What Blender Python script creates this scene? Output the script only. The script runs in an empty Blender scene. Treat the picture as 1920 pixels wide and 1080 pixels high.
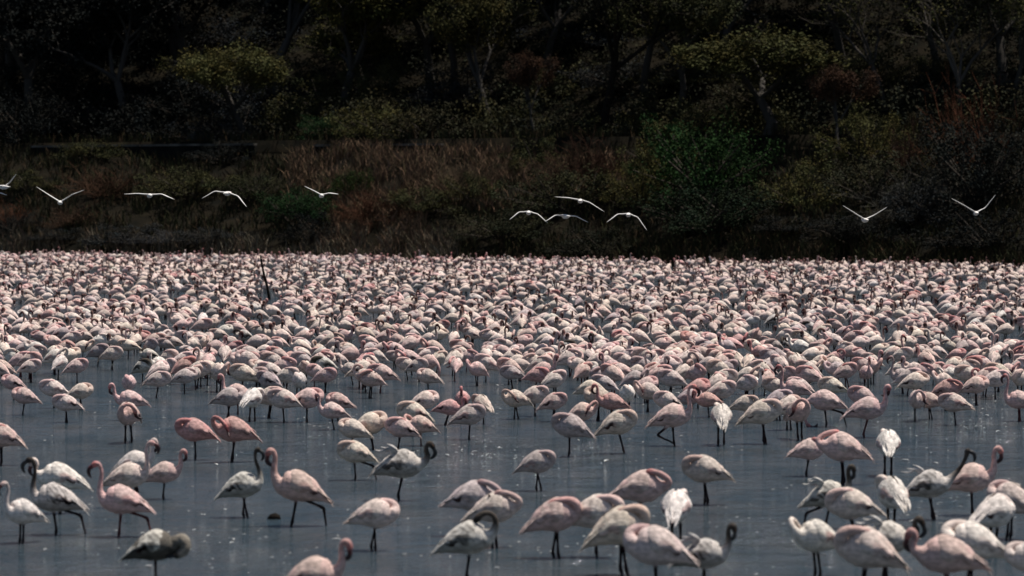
import bpy, math, random
import numpy as np
from mathutils import Vector

# ------------------------------------------------------------------ camera, sky, sun
R = math.radians
S = bpy.context.scene
COL = S.collection
F, HC, YH = 6000.0, 3.75, 372.0           # focal length in px of a 1920 frame, camera height, horizon line
PITCH = math.atan((540 - YH) / F)
cam_d = bpy.data.cameras.new('camera')
cam_d.sensor_width = 36; cam_d.lens = F / 1920 * 36
cam_d.clip_start = 1; cam_d.clip_end = 4000
cam = bpy.data.objects.new('camera', cam_d); COL.objects.link(cam)
cam.location = (0, 0, HC); cam.rotation_euler = (math.pi / 2 - PITCH, 0, 0)
cam_d.dof.use_dof = True; cam_d.dof.focus_distance = 66; cam_d.dof.aperture_fstop = 2.0; cam_d.dof.aperture_blades = 9
S.camera = cam

SUN_EL, SUN_AZ = 71.0, 62.0              # azimuth: degrees from +Y (away from camera) towards +X (right)
W = bpy.data.worlds.new('World'); S.world = W; W.use_nodes = True
nt = W.node_tree; bg = nt.nodes['Background']
sky = nt.nodes.new('ShaderNodeTexSky'); sky.sky_type = 'NISHITA'; sky.sun_disc = False
sky.sun_elevation = R(SUN_EL); sky.sun_rotation = R(SUN_AZ)
sky.air_density = 1.0; sky.dust_density = 1.2; sky.ozone_density = 1.0
nt.links.new(sky.outputs[0], bg.inputs[0]); bg.inputs[1].default_value = 0.056
sl = bpy.data.lights.new('sun', 'SUN'); sl.energy = 5.0; sl.angle = R(0.5); sl.color = (1, .945, .87)
sun = bpy.data.objects.new('sun', sl); COL.objects.link(sun)
sd = Vector((math.sin(R(SUN_AZ)) * math.cos(R(SUN_EL)), math.cos(R(SUN_AZ)) * math.cos(R(SUN_EL)), math.sin(R(SUN_EL))))
sun.rotation_euler = sd.to_track_quat('Z', 'Y').to_euler(); sun.location = (60, 60, 90)
vs = S.view_settings
vs.view_transform = 'Standard'; vs.look = 'None'; vs.exposure = 0.26; vs.gamma = 1; vs.use_curve_mapping = False
S.render.engine = 'CYCLES'
S.cycles.max_bounces = 5; S.cycles.diffuse_bounces = 2; S.cycles.glossy_bounces = 3
S.cycles.filter_width = 1.5
S.cycles.use_denoising = True

rng = np.random.default_rng(7); rnd = random.Random(11)

def ground(px, py, z=0.0):
    v = (py - 540) / F; u = (px - 960) / F
    dy = math.cos(PITCH) - v * math.sin(PITCH); dz = -math.sin(PITCH) - v * math.cos(PITCH)
    k = (z - HC) / dz
    return np.array([u * k, dy * k, z])
def pxpm(py): return (py - YH) / HC

# ------------------------------------------------------------------ helpers
def nodes(m):
    m.use_nodes = True
    return m.node_tree, m.node_tree.nodes, m.node_tree.links, m.node_tree.nodes['Principled BSDF']
def new_mesh(name, V, Fc, C=None, smooth=True):
    me = bpy.data.meshes.new(name)
    V = np.asarray(V, dtype=np.float32)
    if isinstance(Fc, np.ndarray):
        n, k = Fc.shape
        me.vertices.add(len(V)); me.vertices.foreach_set('co', V.ravel())
        me.loops.add(n * k); me.loops.foreach_set('vertex_index', Fc.astype(np.int32).ravel())
        me.polygons.add(n); me.polygons.foreach_set('loop_start', np.arange(0, n * k, k, dtype=np.int32))
        me.update(calc_edges=True)
    else:
        me.from_pydata(V.tolist(), [], Fc); me.update()
    if C is not None:
        a = me.color_attributes.new('Col', 'FLOAT_COLOR', 'POINT')
        C = np.asarray(C, dtype=np.float32)
        if C.shape[1] == 3: C = np.hstack([C, np.ones((len(C), 1), np.float32)])
        a.data.foreach_set('color', C.ravel())
    me.polygons.foreach_set('use_smooth', np.full(len(me.polygons), smooth))
    return me
def obj(name, me, mat, parent=None, label=None, cat=None, group=None, kind=None):
    o = bpy.data.objects.new(name, me); COL.objects.link(o)
    if me is not None and mat is not None and not me.materials: me.materials.append(mat)
    o.parent = parent
    for k, v in (('label', label), ('category', cat), ('group', group), ('kind', kind)):
        if v: o[k] = v
    return o
def empty(name, loc, rz=0, sc=1.0, **kw):
    o = obj(name, None, None, **kw); o.location = loc; o.rotation_euler = (0, 0, rz)
    o.scale = (sc, sc, sc) if not hasattr(sc, '__len__') else sc
    o.empty_display_size = .1
    return o

def catmull(P, sub):
    P = np.asarray(P, float); n = len(P)
    E = np.vstack([2 * P[0] - P[1], P, 2 * P[-1] - P[-2]])
    out = []
    for i in range(n - 1):
        p0, p1, p2, p3 = E[i], E[i + 1], E[i + 2], E[i + 3]
        for t in np.arange(sub) / sub:
            out.append(.5 * ((2 * p1) + (-p0 + p2) * t + (2 * p0 - 5 * p1 + 4 * p2 - p3) * t * t + (-p0 + 3 * p1 - 3 * p2 + p3) * t ** 3))
    out.append(P[-1])
    return np.array(out)
def loft(P, segs, side=(0, 1, 0), up_z_only=False):
    """P rows: x y z rs ru r g b. returns verts, quad faces (plus closed ends), colours, end frame"""
    n = len(P); T = np.gradient(P[:, :3], axis=0); T /= np.linalg.norm(T, axis=1)[:, None] + 1e-9
    Sv = np.array(side, float); V = []; C = []; a = np.arange(segs) * 2 * math.pi / segs
    ca, sa = np.cos(a)[:, None], np.sin(a)[:, None]
    for i in range(n):
        Sv = Sv - T[i] * Sv.dot(T[i]); Sv /= np.linalg.norm(Sv) + 1e-9
        U = np.cross(T[i], Sv)
        V.append(P[i, :3] + Sv * np.maximum(P[i, 3], 1e-4) * ca + U * np.maximum(P[i, 4], 1e-4) * sa)
        C.append(np.repeat(P[i:i + 1, 5:8], segs, 0))
    V = np.vstack(V); C = np.vstack(C)
    i = np.arange(n - 1)[:, None] * segs; j = np.arange(segs)[None, :]; k = (j + 1) % segs
    Fq = np.stack([i + j, i + k, i + segs + k, i + segs + j], -1).reshape(-1, 4)
    return V, Fq, C, (P[-1, :3], T[-1], Sv, U)
def join(parts):
    V, Q, C, o = [], [], [], 0
    for v, q, c in parts:
        V.append(v); Q.append(q + o); C.append(c); o += len(v)
    return np.vstack(V), np.vstack(Q), np.vstack(C)

# ------------------------------------------------------------------ materials
def mat_attr(name, rough=.8, spec=.2, noise_scale=None, noise_amt=.25, bump=0., bscale=60., stretch=(1, 1, 1), sss=None):
    """vertex colour x object colour, broken up by noise"""
    m = bpy.data.materials.new(name); t, N, L, b = nodes(m)
    at = N.new('ShaderNodeAttribute'); at.attribute_name = 'Col'
    oi = N.new('ShaderNodeObjectInfo')
    mx = N.new('ShaderNodeMix'); mx.data_type = 'RGBA'; mx.blend_type = 'MULTIPLY'; mx.inputs[0].default_value = 1
    L.new(at.outputs['Color'], mx.inputs[6]); L.new(oi.outputs['Color'], mx.inputs[7])
    out = mx.outputs[2]
    tc = N.new('ShaderNodeTexCoord'); mp = N.new('ShaderNodeMapping'); mp.inputs['Scale'].default_value = stretch
    L.new(tc.outputs['Object'], mp.inputs[0])
    if noise_scale:
        nz = N.new('ShaderNodeTexNoise'); nz.inputs['Scale'].default_value = noise_scale; nz.inputs['Detail'].default_value = 5
        L.new(mp.outputs[0], nz.inputs['Vector'])
        mr = N.new('ShaderNodeMapRange'); mr.inputs[1].default_value = .3; mr.inputs[2].default_value = .7
        mr.inputs[3].default_value = 1 - noise_amt; mr.inputs[4].default_value = 1 + noise_amt * .5
        L.new(nz.outputs['Fac'], mr.inputs[0])
        m2 = N.new('ShaderNodeMix'); m2.data_type = 'RGBA'; m2.blend_type = 'MULTIPLY'; m2.inputs[0].default_value = 1
        L.new(out, m2.inputs[6]); L.new(mr.outputs[0], m2.inputs[7]); out = m2.outputs[2]
    L.new(out, b.inputs['Base Color'])
    b.inputs['Roughness'].default_value = rough; b.inputs['Specular IOR Level'].default_value = spec
    if bump:
        nb = N.new('ShaderNodeTexNoise'); nb.inputs['Scale'].default_value = bscale; nb.inputs['Detail'].default_value = 4
        L.new(mp.outputs[0], nb.inputs['Vector'])
        bp = N.new('ShaderNodeBump'); bp.inputs['Strength'].default_value = bump; bp.inputs['Distance'].default_value = .012
        L.new(nb.outputs['Fac'], bp.inputs['Height']); L.new(bp.outputs[0], b.inputs['Normal'])
    return m
M_PLUM = mat_attr('plumage', .85, .1, 11, .42, .9, 30, (1, 2.6, 2.6))
M_WING = mat_attr('wing_feathers', .85, .1, 11, .34, .9, 30, (1, 2.6, 2.6))
def scallop(m):
    t, N, L, b = nodes(m); src = b.inputs['Base Color'].links[0].from_socket
    tc = N.new('ShaderNodeTexCoord'); mp = N.new('ShaderNodeMapping'); mp.inputs['Scale'].default_value = (1, 2.2, 2.0); mp.inputs['Rotation'].default_value = (0, R(-22), 0)
    vo = N.new('ShaderNodeTexVoronoi'); vo.inputs['Scale'].default_value = 17
    L.new(tc.outputs['Object'], mp.inputs[0]); L.new(mp.outputs[0], vo.inputs['Vector'])
    mr = N.new('ShaderNodeMapRange'); mr.inputs[1].default_value = .25; mr.inputs[2].default_value = .75; mr.inputs[3].default_value = 1.05; mr.inputs[4].default_value = .70
    L.new(vo.outputs['Distance'], mr.inputs[0])
    mx = N.new('ShaderNodeMix'); mx.data_type = 'RGBA'; mx.blend_type = 'MULTIPLY'; mx.inputs[0].default_value = 1
    L.new(src, mx.inputs[6]); L.new(mr.outputs[0], mx.inputs[7]); L.new(mx.outputs[2], b.inputs['Base Color'])
scallop(M_WING)
M_BILL = mat_attr('bill_horn', .45, .4)
M_LEAF = mat_attr('leaf', .8, .03)
M_BARK = mat_attr('bark', .95, .03, 6, .4, .5, 12, (1, 1, .2))
M_GRASS = mat_attr('grass_blade', .9, .03)

def mat_water():
    m = bpy.data.materials.new('lake_water'); t, N, L, b = nodes(m)
    tc = N.new('ShaderNodeTexCoord')
    def noise(scale, stretch, det=3, rough=.55):
        mp = N.new('ShaderNodeMapping'); mp.inputs['Scale'].default_value = stretch
        L.new(tc.outputs['Object'], mp.inputs[0])
        n = N.new('ShaderNodeTexNoise'); n.inputs['Scale'].default_value = scale; n.inputs['Detail'].default_value = det
        n.inputs['Roughness'].default_value = rough
        L.new(mp.outputs[0], n.inputs['Vector']); return n.outputs['Fac']
    big = noise(.16, (1, .5, 1), 2)
    mr = N.new('ShaderNodeMapRange'); mr.inputs[1].default_value = .38; mr.inputs[2].default_value = .62
    mr.inputs[3].default_value = .3; mr.inputs[4].default_value = 1.25; L.new(big, mr.inputs[0])
    h1 = noise(1.5, (1, 1.2, 1), 4); h2 = noise(9, (1, 1.3, 1), 3, .6)
    add = N.new('ShaderNodeMath'); add.operation = 'MULTIPLY_ADD'; add.inputs[1].default_value = .5
    L.new(h2, add.inputs[0]); L.new(h1, add.inputs[2])
    bp = N.new('ShaderNodeBump'); bp.inputs['Distance'].default_value = .16
    L.new(add.outputs[0], bp.inputs['Height']); L.new(mr.outputs[0], bp.inputs['Strength'])
    L.new(bp.outputs[0], b.inputs['Normal'])
    cr = N.new('ShaderNodeValToRGB'); cr.color_ramp.elements[0].position = .35; cr.color_ramp.elements[1].position = .65
    cr.color_ramp.elements[0].color = (.022, .039, .050, 1); cr.color_ramp.elements[1].color = (.052, .064, .072, 1)
    L.new(noise(1.1, (1, .45, 1), 5), cr.inputs[0]); L.new(cr.outputs[0], b.inputs['Base Color'])
    b.inputs['Roughness'].default_value = .06; b.inputs['IOR'].default_value = 1.333
    return m
def mat_soil():
    m = bpy.data.materials.new('bank_soil'); t, N, L, b = nodes(m)
    tc = N.new('ShaderNodeTexCoord'); n = N.new('ShaderNodeTexNoise'); n.inputs['Scale'].default_value = .8; n.inputs['Detail'].default_value = 8
    L.new(tc.outputs['Object'], n.inputs['Vector'])
    cr = N.new('ShaderNodeValToRGB'); e = cr.color_ramp.elements
    e[0].position = .35; e[0].color = (.005, .005, .004, 1); e[1].position = .72; e[1].color = (.014, .011, .007, 1)
    L.new(n.outputs['Fac'], cr.inputs[0]); L.new(cr.outputs[0], b.inputs['Base Color'])
    bp = N.new('ShaderNodeBump'); bp.inputs['Strength'].default_value = .8; bp.inputs['Distance'].default_value = .2
    L.new(n.outputs['Fac'], bp.inputs['Height']); L.new(bp.outputs[0], b.inputs['Normal']); b.inputs['Roughness'].default_value = 1; b.inputs['Specular IOR Level'].default_value = .02
    return m
def mat_plain(name, c0, c1, scale, rough=.9):
    m = bpy.data.materials.new(name); t, N, L, b = nodes(m)
    tc = N.new('ShaderNodeTexCoord'); n = N.new('ShaderNodeTexNoise'); n.inputs['Scale'].default_value = scale; n.inputs['Detail'].default_value = 8
    L.new(tc.outputs['Object'], n.inputs['Vector'])
    cr = N.new('ShaderNodeValToRGB'); e = cr.color_ramp.elements
    e[0].position = .35; e[0].color = (*c0, 1); e[1].position = .68; e[1].color = (*c1, 1)
    L.new(n.outputs['Fac'], cr.inputs[0]); L.new(cr.outputs[0], b.inputs['Base Color']); b.inputs['Roughness'].default_value = rough; b.inputs['Specular IOR Level'].default_value = .05
    bp = N.new('ShaderNodeBump'); bp.inputs['Strength'].default_value = .5; bp.inputs['Distance'].default_value = .03
    L.new(n.outputs['Fac'], bp.inputs['Height']); L.new(bp.outputs[0], b.inputs['Normal'])
    return m

# ------------------------------------------------------------------ shore frame, water, bank
PL, PR = ground(0, 484), ground(1920, 507)
SH = (PR - PL)[:2]; SH /= np.linalg.norm(SH); INL = np.array([-SH[1], SH[0]])
O0 = PL[:2]
def shore_xy(s, t): return O0 + SH * s + INL * t
def st_of(x, y):
    d = np.array([x, y]) - O0; return d.dot(SH), d.dot(INL)
def wob(s): return .7 * math.sin(s * .21) + .35 * math.sin(s * .53 + 1) + .2 * math.sin(s * 1.3 + 2)
def terrain(s, t): return 1.42 * terrain0(s / 1.4, t / 1.4)
def terrain0(s, t):
    t = t + wob(s) * max(0, 1 - abs(t) / 8)
    if t < 0: return max(-.8, .16 * t)
    n = .25 * math.sin(s * .35 + t * .3) + .15 * math.sin(s * .9 - t * .7)
    if t < 13: return 4.8 * (t / 13) ** .85 + n * min(1, t / 3) * .6
    if t < 18: return 5.35
    return 5.35 + (t - 18) * .47 + n
def at_px(px, t):
    """world xy on picture column px, t metres inland of the shoreline"""
    u = (px - 960) / F
    d = (t * 1.4 + O0.dot(INL)) / (u * INL[0] + INL[1])
    return np.array([u * d, d])
def z_of(py, d):
    return HC + (YH - py) * d / F

wm = new_mesh('water', [(-1500, -60, 0), (1500, -60, 0), (1500, 1500, 0), (-1500, 1500, 0)], [(0, 1, 2, 3)], smooth=False)
obj('water', wm, mat_water(), kind='structure')
def grid_mesh(name, ss, ts):
    V = [(*shore_xy(s, t), terrain(s, t)) for t in ts for s in ss]; n = len(ss)
    Q = [(j * n + i, j * n + i + 1, (j + 1) * n + i + 1, (j + 1) * n + i) for j in range(len(ts) - 1) for i in range(n - 1)]
    return new_mesh(name, V, Q)
ss = list(np.concatenate([np.arange(-420, -20, 20), np.arange(-20, 100, 1.2), np.arange(100, 480, 20)]))
M_SOIL = mat_soil()
obj('bank', grid_mesh('bank', ss, list(np.concatenate([np.arange(-6, 18, .9), [18.17, 18.23, 21, 25.2]]))), M_SOIL, kind='structure')
obj('hillside', grid_mesh('hillside', ss, list(np.arange(25.2, 130, 4.0))), M_SOIL, kind='structure')

# ------------------------------------------------------------------ wall above the bank
def box(x0, x1, y0, y1, z0, z1):
    V = [(x, y, z) for x in (x0, x1) for y in (y0, y1) for z in (z0, z1)]
    return V, [(0, 1, 3, 2), (4, 6, 7, 5), (0, 4, 5, 1), (2, 3, 7, 6), (0, 2, 6, 4), (1, 5, 7, 3)]
ang = math.atan2(SH[1], SH[0])
def wall(pxa, pxb, ztop, label):
    a = at_px(pxa, 12.6); b = at_px(pxb, 12.6); Ln = np.linalg.norm(b - a)
    e = empty('retaining_wall', (*a, 0), ang, label=label, cat='wall')
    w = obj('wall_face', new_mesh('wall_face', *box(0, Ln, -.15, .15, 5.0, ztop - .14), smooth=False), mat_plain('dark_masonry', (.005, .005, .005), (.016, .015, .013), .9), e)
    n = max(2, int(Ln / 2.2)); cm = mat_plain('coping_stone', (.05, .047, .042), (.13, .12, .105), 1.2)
    for k in range(n):
        g = Ln / n
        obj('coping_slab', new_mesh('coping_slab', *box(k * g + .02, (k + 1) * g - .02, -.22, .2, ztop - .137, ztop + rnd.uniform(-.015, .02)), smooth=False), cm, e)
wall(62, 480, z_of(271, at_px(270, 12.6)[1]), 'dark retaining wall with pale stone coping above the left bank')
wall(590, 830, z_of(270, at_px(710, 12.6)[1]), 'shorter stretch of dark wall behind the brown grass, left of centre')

# ------------------------------------------------------------------ vegetation
def tube(p0, p1, r0, r1, n, col):
    P = np.array([[*p0, r0, r0, *col], [*p1, r1, r1, *col]])
    d = p1 - p0; s = (0, 1, 0) if abs(d[1]) < .9 * np.linalg.norm(d) else (1, 0, 0)
    v, q, c, _ = loft(P, n, s); return v, q, c
def leaf_cloud(centers, rad, n, size, g, tint=.35, droop=0., aspect=.55):
    """n leaves per cluster centre; every leaf one small bent quad"""
    m = len(centers); cen = np.repeat(centers, n, 0); k = m * n
    rr = np.repeat(np.broadcast_to(np.atleast_1d(rad), (m,)), n)
    d = g.normal(size=(k, 3)); d /= np.linalg.norm(d, axis=1)[:, None]
    p = cen + d * (rr * g.random(k) ** .45)[:, None]
    p[:, 2] -= droop * rr * g.random(k)
    nrm = g.normal(size=(k, 3)) + d * .5 + np.array([0, 0, .6]); nrm /= np.linalg.norm(nrm, axis=1)[:, None]
    a = np.cross(nrm, g.normal(size=(k, 3))); a /= np.linalg.norm(a, axis=1)[:, None]
    b = np.cross(nrm, a); s = (size * g.uniform(.55, 1.5, k))[:, None]
    V = np.stack([p - a * s, p + b * s * aspect + nrm * s * .15, p + a * s, p - b * s * aspect + nrm * s * .15], 1).reshape(-1, 3)
    Q = np.arange(4 * k).reshape(-1, 4)
    br = np.repeat(g.uniform(1 - tint, 1 + tint, m), n) * g.uniform(.85, 1.15, k)
    hue = np.repeat(g.uniform(-.14, .14, m), n) + g.uniform(-.05, .05, k)
    C = np.stack([br * (1 + hue), br, br * (1 - hue * .8)], 1)
    C = np.repeat(C, 4, 0)
    return V, Q, C
def make_tree(seed, leaves=55, leaf=.011, spread=.42, crad=.062, lean=0, depth=4, fork=.36, droop=0.):
    """unit tree: height 1, crown half-width about .5"""
    g = np.random.default_rng(seed); parts = []; tips = []
    bark = np.array([.05, .045, .04])
    def grow(p, d, ln, r, lev):
        n = 3; q = p.copy()
        for i in range(n):
            d2 = d + g.normal(size=3) * .14 + np.array([0, 0, .05]); d2 /= np.linalg.norm(d2)
            p2 = q + d2 * ln / n; r2 = r * (1 - .2 * (i + 1) / n * 1.4)
            parts.append(tube(q, p2, r * (1 - .28 * i / n), r2, 6 if lev < 2 else 4 if lev < 3 else 3, bark))
            q = p2; d = d2
            if lev >= 2: tips.append(q + g.normal(size=3) * .012)
        if lev >= depth: return
        k = 4 if lev == 0 else 3
        a0 = g.random() * 6.28
        for j in range(k):
            az = a0 + j * 6.28 / k + g.normal() * .35
            e = spread * g.uniform(.7, 1.5) + .12 * lev
            side = np.array([math.cos(az), math.sin(az), 0])
            nd = d * math.cos(e) + side * math.sin(e); nd[2] = max(nd[2], -.15)
            grow(q, nd / np.linalg.norm(nd), ln * g.uniform(.58, .82), r * .52, lev + 1)
    grow(np.zeros(3), np.array([lean, 0, 1.]), fork, .022, 0)
    v, q, c = join(parts)
    T = np.array(tips); zt = np.percentile(T[:, 2], 98) + crad * .6; w = np.percentile(np.abs(T[:, :2]), 97) + crad * .5
    sc = np.array([.5 / w, .5 / w, 1 / zt])
    tm = new_mesh('trunk', v * sc, q, c)
    if leaves == 0: return tm, None
    Tk = T[g.permutation(len(T))[:150]] * sc
    lv, lq, lc = leaf_cloud(Tk, crad * g.uniform(.6, 1.4, len(Tk)), leaves, leaf, g, droop=droop)
    return tm, new_mesh('crown', lv, lq, lc, False)
def make_bush(seed, stems=26, leaves=50, leaf=.022, crad=.14, tint=.4):
    """unit bush: radius 1, height 1"""
    g = np.random.default_rng(seed); parts = []; cen = []
    for i in range(stems):
        az = g.random() * 6.28; el = math.asin(g.uniform(.05, 1) ** .8); r = g.uniform(.62, 1.0)
        d = np.array([math.cos(az) * math.cos(el), math.sin(az) * math.cos(el), math.sin(el)])
        p0 = np.array([*(g.normal(size=2) * .08), -.1]); p1 = p0 + d * r * .5 + np.array([0, 0, .1]); p2 = d * r
        for a, b, r0, r1 in ((p0, p1, .02, .013), (p1, p2, .013, .005)): parts.append(tube(a, b, r0, r1, 4, (.05, .042, .035)))
        for f in (.45, .65, .82, 1.0):
            c = p1 + (p2 - p1) * (f - .3) / .7 if f > .5 else p0 + (p1 - p0) * .9
            cen.append(c + g.normal(size=3) * .05)
    cen = np.array(cen); cen[:, 2] = np.maximum(cen[:, 2], .02)
    v, q, c = join(parts)
    lv, lq, lc = leaf_cloud(cen, crad * g.uniform(.6, 1.4, len(cen)), leaves, leaf, g, tint=tint)
    return new_mesh('stems', v, q, c), new_mesh('foliage', lv, lq, lc, False)
def make_twigs(seed, stems=70):
    """unit dry bush: radius 1, height 1, bare forked twigs"""
    g = np.random.default_rng(seed); parts = []
    for i in range(stems):
        az = g.random() * 6.28; el = math.asin(g.uniform(.15, 1)); r = g.uniform(.6, 1.05)
        d = np.array([math.cos(az) * math.cos(el), math.sin(az) * math.cos(el), math.sin(el)])
        col = np.array([1, 1, 1.]) * g.uniform(.6, 1.3)
        p = np.array([*(g.normal(size=2) * .15), -.05]); n = 4
        for k in range(n):
            d2 = d + g.normal(size=3) * .22; d2 /= np.linalg.norm(d2); p2 = p + d2 * r / n
            parts.append(tube(p, p2, .009 * (1 - k / n) + .004, .009 * (1 - (k + 1) / n) + .003, 3, col))
            for j in range(3):
                d3 = d2 + g.normal(size=3) * .6; d3 /= np.linalg.norm(d3)
                parts.append(tube(p2, p2 + d3 * r * .28, .005, .002, 3, col))
            p = p2; d = d2
    v, q, c = join(parts)
    return new_mesh('twigs', v, q, c)

TREES = [make_tree(1, leaves=150, leaf=.010, fork=.27, crad=.075), make_tree(2, leaves=150, leaf=.009, spread=.5, lean=.1, droop=.9, fork=.28, crad=.075), make_tree(3, leaves=100, leaf=.0095, spread=.42, lean=-.1, fork=.25, crad=.075),
         make_tree(4, leaves=26, leaf=.010, spread=.5, fork=.3), make_tree(5, leaves=160, leaf=.011, spread=.5, fork=.22, crad=.085), make_tree(6, leaves=7, leaf=.008, spread=.45, depth=5, fork=.3)]
BUSHES = [make_bush(21, leaves=80, leaf=.017), make_bush(22, stems=34, leaves=70, leaf=.016), make_bush(23, stems=30, leaves=90, leaf=.016), make_bush(24, stems=26, leaves=70, leaf=.019)]
TWIGS = [make_twigs(31), make_twigs(32, 90)]

def plant_tree(px, top, w, t, var, col, label, rz=None, name='tree', group=None, bark=(1, 1, 1)):
    x, y = at_px(px, t); s_, t_ = st_of(x, y); z0 = terrain(s_, t_) - .1
    H = z_of(top, y) - z0; Wd = w * y / F
    e = empty(name, (x, y, z0), rnd.uniform(0, 6.28) if rz is None else rz, (Wd, Wd, H), label=label, cat='tree', group=group)
    tm, cm = TREES[var]
    a = obj('trunk', tm, M_BARK, e); a.color = (*bark, 1)
    if cm: c = obj('crown', cm, M_LEAF, e); c.color = (*col, 1)
def plant_bush(px, top, w, t, var, col, label, name='shrub', group=None):
    x, y = at_px(px, t); s_, t_ = st_of(x, y); z0 = terrain(s_, t_) - .05
    H = max(.4, z_of(top, y) - z0); Wd = w * .5 * y / F
    if name == 'dry_bush':
        o = obj(name, TWIGS[var], M_BARK, label=label, cat='bush', group=group)
        o.location = (x, y, z0); o.rotation_euler = (0, 0, rnd.uniform(0, 6.28)); o.scale = (Wd, Wd, H); o.color = (*col, 1)
        return
    e = empty(name, (x, y, z0), rnd.uniform(0, 6.28), (Wd, Wd, H), label=label, cat='bush', group=group)
    sm, fm = BUSHES[var]
    obj('stems', sm, M_BARK, e); c = obj('foliage', fm, M_LEAF, e); c.color = (*col, 1)

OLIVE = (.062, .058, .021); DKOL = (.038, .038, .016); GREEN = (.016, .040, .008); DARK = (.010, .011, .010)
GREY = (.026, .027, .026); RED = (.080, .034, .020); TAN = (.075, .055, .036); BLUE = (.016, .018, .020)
# front trees
plant_tree(450, 84, 270, 15.5, 1, OLIVE, 'olive tree with drooping feathery crown above the left wall')
plant_tree(640, -40, 330, 20, 0, (.040, .038, .012), 'tall olive-leaved tree with forked dark trunk, left of centre')
plant_tree(60, -70, 330, 17, 4, DARK, 'near-black dense tree at the far left edge')
plant_tree(235, -50, 330, 19, 0, DARK, 'near-black tree behind the left wall, left of the feathery tree')
plant_tree(350, -90, 300, 25, 4, DARK, 'tall dark tree rising behind the feathery olive tree')
plant_tree(810, -60, 260, 24, 4, BLUE, 'dark bluish shaded tree left of the sparse trees at centre')  # bluish shade put into its leaf colour
plant_tree(925, -20, 250, 20, 2, (.036, .033, .012), 'thin olive tree with speckled leaves just left of centre')
plant_tree(1005, 95, 120, 17, 2, (.046, .026, .017), 'small tree with reddish-brown leaves at centre')
plant_tree(1135, -70, 340, 17, 3, (.02, .02, .012), 'dark tree with nearly bare black forked branches right of centre', bark=(.35, .32, .3))
plant_tree(1440, 55, 400, 13.5, 1, (.042, .040, .014), 'wide olive tree arching over a dark hollow, right of centre')
plant_tree(1575, 120, 150, 12.5, 2, (.046, .026, .017), 'small reddish-leaved tree at the right end of the arching tree')
plant_tree(1800, -60, 330, 18, 5, OLIVE, 'bare twiggy grey tree at the upper right', bark=(1.3, 1.25, 1.15))
plant_tree(1660, -60, 280, 21, 5, OLIVE, 'second bare grey tree, left of the twiggy tree at upper right', bark=(1.2, 1.15, 1.1))
plant_tree(1900, -20, 220, 20, 3, OLIVE, 'thin-leaved tree at the upper right corner', bark=(1.1, 1.1, 1.0))
plant_tree(1270, -40, 260, 19, 2, DKOL, 'dark olive tree between the bare black tree and the arching tree')
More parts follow.
